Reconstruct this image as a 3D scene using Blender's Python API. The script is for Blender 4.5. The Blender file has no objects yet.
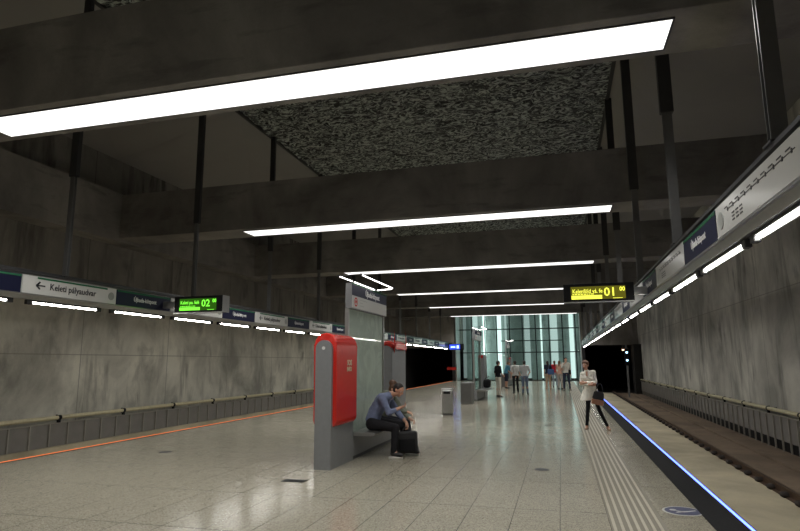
import bpy, bmesh, math, random
from mathutils import Vector, Matrix, Euler, noise
random.seed(7)
S = bpy.context.scene
COL = S.collection
PI = math.pi

# ------------------------------------------------------------------ camera, world, exposure
def make_camera():
    yaw, pitch, roll = (math.radians(a) for a in (15.181, 9.4595, 0.3622))
    fw = Vector((-math.sin(yaw), math.cos(yaw), 0)); rt = Vector((math.cos(yaw), math.sin(yaw), 0)); up = Vector((0, 0, 1))
    f2 = fw*math.cos(pitch)+up*math.sin(pitch); u2 = up*math.cos(pitch)-fw*math.sin(pitch)
    r3 = rt*math.cos(roll)-u2*math.sin(roll); u3 = u2*math.cos(roll)+rt*math.sin(roll)
    cam = bpy.data.cameras.new('camera'); o = bpy.data.objects.new('camera', cam); COL.objects.link(o)
    m = Matrix.Identity(4)
    for i in range(3):
        m[i][0] = r3[i]; m[i][1] = u3[i]; m[i][2] = -f2[i]
    m[0][3], m[1][3], m[2][3] = 0, 0, 1.66
    o.matrix_world = m
    cam.sensor_width = 36; cam.lens = 582.49/800*36; cam.clip_start = .05; cam.clip_end = 300
    S.camera = o
make_camera()
W = bpy.data.worlds.new('world'); S.world = W; W.use_nodes = True
W.node_tree.nodes['Background'].inputs[0].default_value = (.02, .02, .022, 1)
W.node_tree.nodes['Background'].inputs[1].default_value = .05
S.view_settings.view_transform = 'Standard'; S.view_settings.look = 'None'
S.view_settings.gamma = 1; S.view_settings.use_curve_mapping = False
S.view_settings.exposure = 0.0
S.cycles.use_denoising = True
S.cycles.max_bounces = 8; S.cycles.transparent_max_bounces = 12
S.cycles.sample_clamp_indirect = 4
LAMP = 1.6        # ceiling diffusers
LAMP_W = 255.0    # louvred downlight inside each ceiling panel
TUBE = 35.0       # tubes under the sign gantries

# ------------------------------------------------------------------ materials
def nt(name):
    m = bpy.data.materials.new(name); m.use_nodes = True
    return m, m.node_tree.nodes, m.node_tree.links, m.node_tree.nodes['Principled BSDF']
def simple(name, col, rough=.5, metal=0, em=None, es=0, noise_amt=.06, scale=12, spec=.5):
    m, N, L, b = nt(name)
    tc = N.new('ShaderNodeTexCoord'); n = N.new('ShaderNodeTexNoise'); n.inputs['Scale'].default_value = scale; n.inputs['Detail'].default_value = 4
    L.new(tc.outputs['Object'], n.inputs['Vector'])
    mx = N.new('ShaderNodeMix'); mx.data_type = 'RGBA'
    mx.inputs[6].default_value = tuple(c*(1-noise_amt*2) for c in col)+(1,)
    mx.inputs[7].default_value = tuple(min(1, c*(1+noise_amt*2)) for c in col)+(1,)
    L.new(n.outputs['Fac'], mx.inputs[0]); L.new(mx.outputs[2], b.inputs['Base Color'])
    b.inputs['Roughness'].default_value = rough; b.inputs['Metallic'].default_value = metal
    b.inputs['Specular IOR Level'].default_value = spec
    if em: b.inputs['Emission Color'].default_value = em+(1,); b.inputs['Emission Strength'].default_value = es
    return m
def emis(name, col, s):
    m = bpy.data.materials.new(name); m.use_nodes = True; N = m.node_tree.nodes; N.clear()
    e = N.new('ShaderNodeEmission'); o = N.new('ShaderNodeOutputMaterial')
    e.inputs[0].default_value = col+(1,); e.inputs[1].default_value = s
    m.node_tree.links.new(e.outputs[0], o.inputs[0]); return m
def math_(N, L, op, a, b=None):
    n = N.new('ShaderNodeMath'); n.operation = op
    for i, v in enumerate((a, b)):
        if v is None: continue
        if isinstance(v, (int, float)): n.inputs[i].default_value = v
        else: L.new(v, n.inputs[i])
    return n.outputs[0]
def ramp(N, L, fac, stops):
    r = N.new('ShaderNodeValToRGB'); L.new(fac, r.inputs[0]); e = r.color_ramp.elements
    while len(e) < len(stops): e.new(.5)
    for i, (p, c) in enumerate(stops):
        e[i].position = p; e[i].color = (c, c, c, 1) if isinstance(c, (int, float)) else tuple(c)+(1,)
    return r.outputs[0]
def mixc(N, L, f, a, b, mode='MIX'):
    n = N.new('ShaderNodeMix'); n.data_type = 'RGBA'; n.blend_type = mode
    if isinstance(f, (int, float)): n.inputs[0].default_value = f
    else: L.new(f, n.inputs[0])
    for i, v in ((6, a), (7, b)):
        if isinstance(v, tuple): n.inputs[i].default_value = v+(1,) if len(v) == 3 else v
        else: L.new(v, n.inputs[i])
    return n.outputs[2]
def tex_noise(N, L, vec, scale, detail=5, rough=.6, dist=0):
    n = N.new('ShaderNodeTexNoise'); n.inputs['Scale'].default_value = scale; n.inputs['Detail'].default_value = detail
    n.inputs['Roughness'].default_value = rough; n.inputs['Distortion'].default_value = dist; L.new(vec, n.inputs['Vector']); return n.outputs['Fac']
def mapping(N, L, vec, sc, loc=(0, 0, 0)):
    m = N.new('ShaderNodeMapping'); m.inputs['Scale'].default_value = sc; m.inputs['Location'].default_value = loc; L.new(vec, m.inputs[0]); return m.outputs[0]
def line_mask(N, L, coord, start, pitch, w):
    a = math_(N, L, 'SUBTRACT', coord, start); a = math_(N, L, 'DIVIDE', a, pitch); a = math_(N, L, 'FRACT', a)
    a = math_(N, L, 'SUBTRACT', a, .5); a = math_(N, L, 'ABSOLUTE', a)
    return math_(N, L, 'GREATER_THAN', a, .5-w/pitch/2)
def concrete(name, base, axis='y', streak=.6, jy=None, jz=None, blot=.5, seed=0, horiz=False, broad=False):
    m, N, L, b = nt(name)
    g = N.new('ShaderNodeNewGeometry'); P = mapping(N, L, g.outputs['Position'], (1, 1, 1), (seed*13.7, seed*7.1, 0))
    big = tex_noise(N, L, mapping(N, L, P, (.35, .35, .28)), 1.3, 5, .6, .4)
    st = tex_noise(N, L, mapping(N, L, P, (.5, .5, 2.2) if horiz else ((.6, .6, .3) if broad else (.8, .8, .13))), 1.6, 6, .6, .5 if broad else .25)
    st2 = tex_noise(N, L, mapping(N, L, P, (2.4, 2.4, .38)), 1.0, 4, .6, .5)
    fine = tex_noise(N, L, P, 26, 6, .7)
    dark = tuple(c*.38 for c in base); lite = tuple(min(1, c*1.3) for c in base)
    c = mixc(N, L, ramp(N, L, big, [(.34, 0), (.66, 1)]), tuple(x*(1-blot*.45) for x in base), lite)
    msk = ramp(N, L, st, [(.55, 0), (.68, streak)])
    c = mixc(N, L, msk, c, dark)
    if not horiz:
        gate = ramp(N, L, tex_noise(N, L, mapping(N, L, P, (.4, .4, .5)), 1.1, 3), [(.48, 0), (.62, 1)])
        msk2 = math_(N, L, 'MULTIPLY', ramp(N, L, st2, [(.52, 0), (.64, streak*1.1)]), gate)
        c = mixc(N, L, msk2, c, dark)
    c = mixc(N, L, .35, c, mixc(N, L, fine, (.62, .62, .62), (1.3, 1.3, 1.3)), 'MULTIPLY')
    sep = N.new('ShaderNodeSeparateXYZ'); L.new(g.outputs['Position'], sep.inputs[0])
    if jy: c = mixc(N, L, math_(N, L, 'MULTIPLY', line_mask(N, L, sep.outputs['Y' if axis == 'y' else 'X'], jy[0], jy[1], .03), .7), c, dark)
    for z in (jz or []):
        c = mixc(N, L, math_(N, L, 'MULTIPLY', line_mask(N, L, sep.outputs['Z'], z, 50, .03), .55), c, dark)
    L.new(c, b.inputs['Base Color']); b.inputs['Roughness'].default_value = .82; b.inputs['Specular IOR Level'].default_value = .25
    bp = N.new('ShaderNodeBump'); bp.inputs['Strength'].default_value = .25; bp.inputs['Distance'].default_value = .02
    L.new(fine, bp.inputs['Height']); L.new(bp.outputs[0], b.inputs['Normal']); return m

def floor_mat():
    m, N, L, b = nt('polished_granite')
    g = N.new('ShaderNodeNewGeometry'); P = g.outputs['Position']
    v = N.new('ShaderNodeTexVoronoi'); v.inputs['Scale'].default_value = 95; L.new(P, v.inputs['Vector'])
    sp = N.new('ShaderNodeSeparateColor'); L.new(v.outputs['Color'], sp.inputs[0])
    c = ramp(N, L, sp.outputs[0], [(0, (.15, .135, .105)), (.2, (.27, .25, .195)), (.6, (.33, .31, .245)), (1, (.41, .385, .305))])
    n = tex_noise(N, L, P, 160, 4, .7)
    c = mixc(N, L, .5, c, mixc(N, L, n, (.5, .5, .5), (1.5, 1.5, 1.5)), 'MULTIPLY')
    big = tex_noise(N, L, P, .6, 4)
    c = mixc(N, L, .5, c, mixc(N, L, big, (.82, .81, .8), (1.15, 1.15, 1.14)), 'MULTIPLY')
    sep = N.new('ShaderNodeSeparateXYZ'); L.new(P, sep.inputs[0])
    j = math_(N, L, 'MAXIMUM', line_mask(N, L, sep.outputs['X'], -.09, .5, .008), line_mask(N, L, sep.outputs['Y'], 7.15, 1.6, .012))
    c = mixc(N, L, math_(N, L, 'MULTIPLY', j, .75), c, (.03, .028, .022))
    L.new(c, b.inputs['Base Color'])
    r = ramp(N, L, tex_noise(N, L, P, 2.2, 5, .65), [(.3, .12), (.7, .21)])
    L.new(r, b.inputs['Roughness'])
    b.inputs['Specular IOR Level'].default_value = .55
    bp = N.new('ShaderNodeBump'); bp.inputs['Strength'].default_value = .03; bp.inputs['Distance'].default_value = .01
    L.new(tex_noise(N, L, P, 3, 3), bp.inputs['Height']); L.new(bp.outputs[0], b.inputs['Normal'])
    return m
def crumple_mat():
    m, N, L, b = nt('crumpled_relief')
    g = N.new('ShaderNodeNewGeometry'); P = g.outputs['Position']
    a = tex_noise(N, L, mapping(N, L, P, (1, 1.8, 1)), 3.1, 4, .65, 2.4)
    c = ramp(N, L, a, [(.42, (.006, .007, .007)), (.50, (.10, .115, .105)), (.57, (.58, .64, .59))])
    L.new(c, b.inputs['Base Color']); b.inputs['Roughness'].default_value = .45
    bp = N.new('ShaderNodeBump'); bp.inputs['Strength'].default_value = 1; bp.inputs['Distance'].default_value = .12
    L.new(a, bp.inputs['Height']); L.new(bp.outputs[0], b.inputs['Normal']); return m
def glass_mat(name, tint, refl=.12, diffuse=None, dmix=0):
    m = bpy.data.materials.new(name); m.use_nodes = True; N = m.node_tree.nodes; L = m.node_tree.links; N.clear()
    o = N.new('ShaderNodeOutputMaterial'); t = N.new('ShaderNodeBsdfTransparent'); t.inputs[0].default_value = tint+(1,)
    gl = N.new('ShaderNodeBsdfGlossy'); gl.inputs['Roughness'].default_value = .03
    fr = N.new('ShaderNodeFresnel'); fr.inputs[0].default_value = 1.5
    src = t.outputs[0]
    if diffuse:
        d = N.new('ShaderNodeBsdfDiffuse'); d.inputs[0].default_value = diffuse+(1,)
        tc = N.new('ShaderNodeTexCoord'); f = ramp(N, L, tex_noise(N, L, tc.outputs['Object'], 1.8, 4, .6, 1.5), [(.45, dmix*.85), (.6, dmix)])
        mm = N.new('ShaderNodeMixShader'); L.new(f, mm.inputs[0]); L.new(src, mm.inputs[1]); L.new(d.outputs[0], mm.inputs[2]); src = mm.outputs[0]
    ms = N.new('ShaderNodeMixShader')
    f2 = math_(N, L, 'MULTIPLY', fr.outputs[0], refl/.04*.5)
    f2 = math_(N, L, 'MINIMUM', f2, .7)
    L.new(f2, ms.inputs[0]); L.new(src, ms.inputs[1]); L.new(gl.outputs[0], ms.inputs[2]); L.new(ms.outputs[0], o.inputs[0]); return m

M = {}
M['floor'] = floor_mat()
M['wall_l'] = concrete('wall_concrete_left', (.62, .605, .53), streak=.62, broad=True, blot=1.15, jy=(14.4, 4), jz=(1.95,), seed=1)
M['wall_r'] = concrete('wall_concrete_right', (.58, .565, .51), streak=.7, blot=.8, jy=(13, 8), jz=(3.7,), seed=3)
M['wall_e'] = concrete('wall_concrete_end', (.30, .28, .25), streak=.7, seed=5)
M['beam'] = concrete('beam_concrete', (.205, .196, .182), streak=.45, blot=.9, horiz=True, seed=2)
M['wall_u'] = concrete('shaded_stained_concrete', (.19, .18, .16), streak=.85, jy=(14.4, 4), seed=11)  # stained concrete, base colour darkened to paint in the shade above the gantry
M['recess'] = concrete('recess_concrete', (.20, .19, .175), streak=.5, seed=8)
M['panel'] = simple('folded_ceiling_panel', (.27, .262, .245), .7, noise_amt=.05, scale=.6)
M['crumple'] = crumple_mat()
M['slab'] = concrete('track_slab_concrete', (.50, .445, .32), streak=.0, blot=.4, seed=4)
M['ballast'] = concrete('rusty_track_bed', (.22, .165, .12), streak=.3, horiz=True, seed=6)
M['black'] = simple('black_paint', (.006, .006, .007), .6, spec=.2)
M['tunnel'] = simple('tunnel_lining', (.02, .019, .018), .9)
M['rail'] = simple('rusty_steel', (.10, .06, .04), .5, .6)
M['fast'] = simple('dark_rubber', (.03, .022, .018), .8)
M['steel'] = simple('brushed_steel', (.42, .42, .41), .32, .9)
M['grey'] = simple('grey_powder_coat', (.20, .205, .21), .42, .2)
M['pole'] = simple('hanger_pole_metal', (.20, .20, .20), .38, .75)
M['dark'] = simple('dark_metal', (.05, .05, .052), .5, .4)
M['gantry'] = simple('satin_aluminium', (.30, .30, .29), .34, .75)
M['white'] = simple('white_sign_face', (.62, .62, .60), .18, spec=.7, noise_amt=.01)
M['navy'] = simple('navy_sign_face', (.008, .010, .035), .5, spec=.25)
M['ink'] = simple('black_ink', (.015, .015, .02), .4)
M['lett'] = simple('white_lettering', (.75, .75, .75), .4)
M['gdisc'] = simple('grey_disc', (.28, .29, .27), .4)
M['green'] = simple('green_glass_edge', (.03, .14, .07), .2)
M['red'] = simple('red_lacquer', (.55, .022, .014), .22, noise_amt=.04, spec=.6)
M['beige'] = simple('beige_lettering', (.6, .45, .3), .5)
M['pipe'] = simple('cream_pipe', (.66, .60, .40), .45, noise_amt=.12)
M['guard'] = simple('guard_board', (.23, .215, .20), .6, noise_amt=.1, scale=3)
M['rib'] = simple('guard_rib', (.36, .34, .30), .5, .2)
M['tact'] = simple('tactile_grey', (.19, .172, .135), .6)
M['tactl'] = simple('tactile_rib_light', (.40, .37, .29), .4, .1)
M['band'] = simple('black_edge_band', (.016, .016, .017), .85, noise_amt=.3, scale=40, spec=.12)
M['lamp'] = emis('lamp_diffuser', (1, .985, .95), LAMP)
M['tube'] = emis('tube_light', (1, .97, .90), TUBE)
M['tubeh'] = emis('header_tube', (1, .98, .93), 6)
M['blue'] = emis('blue_led', (.10, .16, 1), 6)
M['orange'] = emis('orange_led', (1, .24, .07), 1.5)
M['bluesign'] = emis('blue_backlit', (.04, .09, 1), 1.6)
M['skin'] = simple('skin', (.50, .27, .18), .5)
M['skin2'] = simple('skin_tan', (.42, .22, .14), .5)
M['endglass'] = glass_mat('teal_pane', (.74, .82, .80), .05)
M['kglass'] = glass_mat('pale_green_glass', (.66, .78, .70), .06, (.55, .64, .56), .80)
M['clear'] = glass_mat('clear_glass', (.8, .88, .85), .05)
M['backw'] = concrete('pale_teal_backing', (.46, .52, .50), streak=.6, seed=9)
M['mull'] = simple('dark_mullion', (.02, .025, .025), .4, .5)

# ------------------------------------------------------------------ mesh helpers
def tag(o, label=None, cat=None, group=None, kind=None):
    if label: o['label'] = label
    if cat: o['category'] = cat
    if group: o['group'] = group
    if kind: o['kind'] = kind
    return o
def thing(name, label, cat, loc=(0, 0, 0), group=None):
    o = bpy.data.objects.new(name, None); COL.objects.link(o); o.location = loc; o.empty_display_size = .1
    return tag(o, label, cat, group)
def link(name, me, parent=None, smooth=False):
    o = bpy.data.objects.new(name, me); COL.objects.link(o)
    if parent: o.parent = parent
    if smooth:
        for p in me.polygons: p.use_smooth = True
    return o
class MB:
    """collects boxes, tubes and polygons, then links them as one mesh"""
    def __init__(s): s.bm = bmesh.new(); s.mi = 0
    def box(s, x0, x1, y0, y1, z0, z1, bev=0):
        r = bmesh.ops.create_cube(s.bm, size=1)
        for v in r['verts']:
            v.co = Vector(((x0+x1)/2+v.co.x*(x1-x0), (y0+y1)/2+v.co.y*(y1-y0), (z0+z1)/2+v.co.z*(z1-z0)))
        fs = set(f for v in r['verts'] for f in v.link_faces)
        if bev:
            e = list(set(e for v in r['verts'] for e in v.link_edges))
            rb = bmesh.ops.bevel(s.bm, geom=e, offset=bev, segments=2, affect='EDGES', profile=.5)
            fs = [f for f in rb['faces']]
        for f in fs:
            if f.is_valid: f.material_index = s.mi
        return s
    def tube(s, a, b, r0, r1=None, n=12, caps=True):
        a, b = Vector(a), Vector(b); r1 = r0 if r1 is None else r1; d = b-a
        q = d.to_track_quat('Z', 'Y').to_matrix().to_4x4(); q.translation = (a+b)/2
        r = bmesh.ops.create_cone(s.bm, cap_ends=caps, segments=n, radius1=r0, radius2=r1, depth=d.length, matrix=q)
        for f in set(f for v in r['verts'] for f in v.link_faces): f.material_index = s.mi
        return s
    def ball(s, c, r, sc=(1, 1, 1), rot=None, sub=2):
        m = Matrix.Translation(Vector(c)) @ (rot.to_4x4() if rot else Matrix.Identity(4)) @ Matrix.Diagonal((r*sc[0], r*sc[1], r*sc[2], 1))
        rr = bmesh.ops.create_icosphere(s.bm, subdivisions=sub, radius=1, matrix=m)
        for f in set(f for v in rr['verts'] for f in v.link_faces): f.material_index = s.mi
        return s
    def prism(s, pts, axis, a, b):
        """extrude a closed 2D outline along an axis: 'x' pts=(y,z), 'y' pts=(x,z), 'z' pts=(x,y)"""
        def P(p, t): return {'x': (t, p[0], p[1]), 'y': (p[0], t, p[1]), 'z': (p[0], p[1], t)}[axis]
        A = [s.bm.verts.new(P(p, a)) for p in pts]; B = [s.bm.verts.new(P(p, b)) for p in pts]; n = len(pts)
        fs = [s.bm.faces.new(A), s.bm.faces.new(B[::-1])]
        for i in range(n): fs.append(s.bm.faces.new((A[i], B[i], B[(i+1) % n], A[(i+1) % n])))
        for f in fs: f.material_index = s.mi
        return s
    def quad(s, *p):
        f = s.bm.faces.new([s.bm.verts.new(q) for q in p]); f.material_index = s.mi; return s
    def build(s, name, mat, parent=None, smooth=False, mods=None):
        bmesh.ops.recalc_face_normals(s.bm, faces=s.bm.faces)
        me = bpy.data.meshes.new(name); s.bm.to_mesh(me); s.bm.free()
        for m in (mat if isinstance(mat, (list, tuple)) else [mat]): me.materials.append(m)
        o = link(name, me, parent, smooth)
        return o
def struct(name, mb, mat, label=None, smooth=False):
    return tag(mb.build(name, mat, None, smooth), label, None, None, 'structure')
def copy_tree(o, parent=None):
    c = o.copy(); COL.objects.link(c)
    if parent: c.parent = parent
    for ch in [x for x in KIDS.get(o.name, [])]: copy_tree(ch, c)
    return c
KIDS = {}
def remember(root):
    for o in root.children: KIDS.setdefault(root.name, []).append(o); remember(o)
TXT = {}
def text_mesh(body, size, depth=.002, bold=0, align='LEFT'):
    key = (body, size, depth, bold, align)
    if key in TXT: return TXT[key]
    cu = bpy.data.curves.new('lettering', 'FONT'); cu.body = body; cu.size = size; cu.extrude = depth; cu.offset = bold
    cu.align_x = align; cu.resolution_u = 2
    o = bpy.data.objects.new('lettering_source', cu); COL.objects.link(o)
    bpy.context.view_layer.update()
    me = bpy.data.meshes.new_from_object(o.evaluated_get(bpy.context.evaluated_depsgraph_get()))
    bpy.data.objects.remove(o); me.name = 'lettering'; TXT[key] = me; return me
def facing(nx):
    """matrix columns so that text reads on a face whose normal is nx (+x, -x, -y)"""
    if nx == '+x': X, Z = Vector((0, 1, 0)), Vector((1, 0, 0))
    elif nx == '-x': X, Z = Vector((0, -1, 0)), Vector((-1, 0, 0))
    elif nx == '-y': X, Z = Vector((1, 0, 0)), Vector((0, -1, 0))
    Y = Z.cross(X); m = Matrix.Identity(4)
    for i in range(3): m[i][0] = X[i]; m[i][1] = Y[i]; m[i][2] = Z[i]
    return m
def text(name, body, size, loc, nx, mat, parent, sx=1, bold=0, align='LEFT', label=None):
    me = text_mesh(body, size, .002, bold, align).copy(); me.materials.clear(); me.materials.append(mat)
    o = link(name, me, parent)
    o.matrix_local = Matrix.Translation(loc) @ facing(nx) @ Matrix.Diagonal((sx, 1, 1, 1))
    if label: o['label'] = label
    return o
ORD = ['first', 'second', 'third', 'fourth', 'fifth', 'sixth', 'seventh', 'eighth', 'ninth', 'tenth', 'eleventh', 'twelfth', 'thirteenth', 'fourteenth', 'fifteenth',
       'sixteenth', 'seventeenth', 'eighteenth', 'nineteenth', 'twentieth', 'twenty-first', 'twenty-second', 'twenty-third', 'twenty-fourth', 'twenty-fifth', 'twenty-sixth', 'twenty-seventh']

# ------------------------------------------------------------------ key sizes
Y0, Y1 = -14.0, 52.0
LX, RX = -13.75, 6.25           # track-side walls
EL, ER = -9.42, 1.79            # platform edges
SLAB = -.9
BZ0, BZ1, CZ = 5.53, 6.93, 9.5
BY = [6.72, 15.03, 23.45, 31.9, 40.4, 48.9]
BYALL = [-10.0, -1.65]+BY

# ------------------------------------------------------------------ structure
struct('floor', MB().box(EL, ER, Y0, 60, -1.0, 0), M['floor'], 'polished speckled granite island platform')
struct('track_bed', MB().box(ER+.002, 4.12, Y0, 52, -1.2, SLAB), M['slab'], 'pale concrete track slab beside the blue light strip')
struct('track_bed', MB().box(4.12, RX, Y0, 52, -1.2, SLAB-.002), M['ballast'], 'rusty brown track bed between rail and guard boards')
struct('track_bed', MB().box(LX, EL-.002, Y0, 52, -1.2, SLAB), M['slab'], 'pale concrete track slab beyond the orange light strip')
struct('trim_1', MB().box(5.15, 5.28, Y0, 52, SLAB-.001, SLAB+.06), M['ballast'], 'low kerb in the brown track bed')
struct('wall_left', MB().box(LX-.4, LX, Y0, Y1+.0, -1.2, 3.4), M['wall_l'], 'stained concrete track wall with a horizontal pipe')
struct('wall_left', MB().box(LX-.4, LX, Y0, Y1+.0, 3.4, 8.5), M['wall_u'], 'streaked concrete with painted-in shade above the orange side gantry')
struct('wall_right', MB().box(RX, RX+.4, Y0, 50.3, -1.2, 8.5), M['wall_r'], 'streaky concrete track wall behind the brown track bed')
struct('wall_back', MB().box(LX-.4, RX+.4, Y0-.3, Y0, -1.2, 9.8), M['wall_e'])
# end wall pieces beside and above the glass
struct('wall_end', MB().box(LX-.4, -9.1, Y1, Y1+.5, 2.95, 9.8), M['wall_e'], 'dark concrete above the tunnel mouth with the red sign')
struct('wall_end', MB().box(1.75, RX+.4, Y1, Y1+.5, 3.0, 9.8), M['wall_e'], 'concrete above the tunnel mouth with the signal lights')
struct('wall_end', MB().box(-9.1, 1.75, 54.0, 54.3, 6.3, 9.8), M['wall_e'])
# longitudinal ledges
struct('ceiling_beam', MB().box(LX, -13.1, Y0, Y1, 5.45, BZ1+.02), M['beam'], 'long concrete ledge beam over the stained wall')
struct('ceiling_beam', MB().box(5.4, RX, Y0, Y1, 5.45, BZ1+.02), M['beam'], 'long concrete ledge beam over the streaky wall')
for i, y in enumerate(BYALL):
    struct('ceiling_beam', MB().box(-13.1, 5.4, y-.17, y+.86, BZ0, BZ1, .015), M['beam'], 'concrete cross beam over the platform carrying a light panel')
# vaulted ceiling: folded panels either side of a crumpled flat relief
def fold_panel(x0, z0, x1, z1, name, sgn):
    edges = [Y0]+[y+.35 for y in BYALL]+[Y1+2]
    mb = MB()
    for a, b in zip(edges[:-1], edges[1:]):
        mid = (a+b)/2; xm = (x0+x1)/2+sgn*.3; zm = (z0+z1)/2
        # folded facets: apex in mid bay on the inner edge, creases running out to the beams
        A, B, C, D = (x0, a, z0), (x1, a, z1), (x1, b, z1), (x0, b, z0)
        t = .62; ap = (x0+(x1-x0)*t, a+(b-a)*.42, z0+(z1-z0)*t+.24)
        t1 = .66; t2 = .12
        E1 = (x0+(x1-x0)*t1, b, z0+(z1-z0)*t1); E2 = (x0+(x1-x0)*t2, b, z0+(z1-z0)*t2)
        for tri in ((B, C, ap), (C, E1, ap), (E1, E2, ap), (E2, D, ap), (D, A, ap), (A, B, ap)): mb.quad(*tri)
    return struct(name, mb, M['panel'], 'pale folded ceiling panels sloping from the wall')
fold_panel(LX, 8.3, -9.4, CZ, 'ceiling', 1)
fold_panel(RX, 8.3, 1.75, CZ, 'ceiling', -1)
struct('ceiling', MB().box(-9.4, 1.75, Y0, 54.4, CZ+.12, CZ+.3), M['recess'])
struct('trim_2', MB().box(-9.46, -9.36, Y0, 54, CZ-.06, CZ+.12), M['dark'])
struct('trim_3', MB().box(1.69, 1.79, Y0, 54, CZ-.06, CZ+.12), M['dark'])
def relief(y0, y1):
    bm = bmesh.new(); nx, ny = 90, max(8, int((y1-y0)*9))
    g = [[None]*(ny+1) for _ in range(nx+1)]
    for i in range(nx+1):
        for j in range(ny+1):
            x = -9.36+11.05*i/nx; y = y0+(y1-y0)*j/ny
            h = noise.fractal(Vector((x*2.2, y*3.2, 0)), 1, 2, 3)*.09
            g[i][j] = bm.verts.new((x, y, CZ-.02+h))
    for i in range(nx):
        for j in range(ny): bm.faces.new((g[i][j], g[i][j+1], g[i+1][j+1], g[i+1][j]))
    me = bpy.data.meshes.new('ceiling_relief'); bm.to_mesh(me); bm.free(); me.materials.append(M['crumple'])
    return tag(link('ceiling_relief', me), 'dark crumpled relief surface filling the ceiling between the beams', None, None, 'structure')
relief(Y0, 54)
# tunnels beyond the end wall
for nm, x0, x1, zt in (('tunnel_mouth', LX, -9.1, 2.95), ('tunnel_mouth', 1.75, RX+.0, 3.0)):
    mb = MB()
    mb.box(x0-.4 if x0 < -10 else x0, x0 if x0 < -10 else x0+.25, Y1+.02, 80, -1.2, zt); mb.box(x1-.25 if x0 < -10 else x1, x1 if x0 < -10 else x1+.4, Y1+.02, 80, -1.2, zt); mb.box(x0, x1, Y1+.5, 80, zt, zt+.3)
    mb.box(x0, x1, 52.01, 80, -1.3, SLAB-.01); mb.box(x0, x1, 80, 80.3, -1.3, zt+.3)
    struct(nm, mb, M['tunnel'], 'unlit tunnel behind the end wall')
struct('trim_4', MB().box(RX-.6, RX+.4, 50.3, Y1, -1.2, 3.0), M['tunnel'], 'dark reveal at the tunnel mouth')
struct('wall_right', MB().box(RX-.0, RX+.4, 50.3, Y1, 3.0, 8.5), M['wall_r'])

# ------------------------------------------------------------------ ceiling light panels
def ceiling_lamp(y, lab):
    t = thing('ceiling_light', lab, 'ceiling light', (-3.73, y+.34, BZ0), 'ceiling light panels under the cross beams')
    MB().box(-5.16, 5.16, -.34, .34, -.012, -.006).build('diffuser', M['lamp'], t)
    li = bpy.data.lights.new('louvred_light', 'AREA'); li.shape = 'RECTANGLE'; li.size = 10.3; li.size_y = .66; li.energy = LAMP_W; li.spread = math.radians(140); li.color = (1, .985, .95)
    lo = bpy.data.objects.new('louvred_light', li); COL.objects.link(lo); lo.parent = t; lo.location = (0, 0, -.016)
    f = MB(); f.box(-5.18, 5.18, -.36, -.34, -.018, 0); f.box(-5.18, 5.18, .34, .36, -.018, 0); f.box(-5.18, -5.16, -.34, .34, -.018, 0); f.box(5.16, 5.18, -.34, .34, -.018, 0)
    f.build('frame', M['dark'], t); return t
ceiling_lamp(BYALL[0], 'ceiling light panel behind the camera, farther one'); ceiling_lamp(BYALL[1], 'ceiling light panel behind the camera, nearer one')
for i, y in enumerate(BY):
    ceiling_lamp(y, ['largest bright rectangular ceiling panel under the nearest cross beam', 'second bright ceiling panel, under the second nearest cross beam',
                     'third bright ceiling panel, just above the kiosk header tubes', 'fourth bright ceiling panel from the camera, partly behind the yellow display',
                     'fifth bright ceiling panel from the camera, a thin strip', 'farthest bright ceiling panel, just in front of the teal glass wall'][i])

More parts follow.
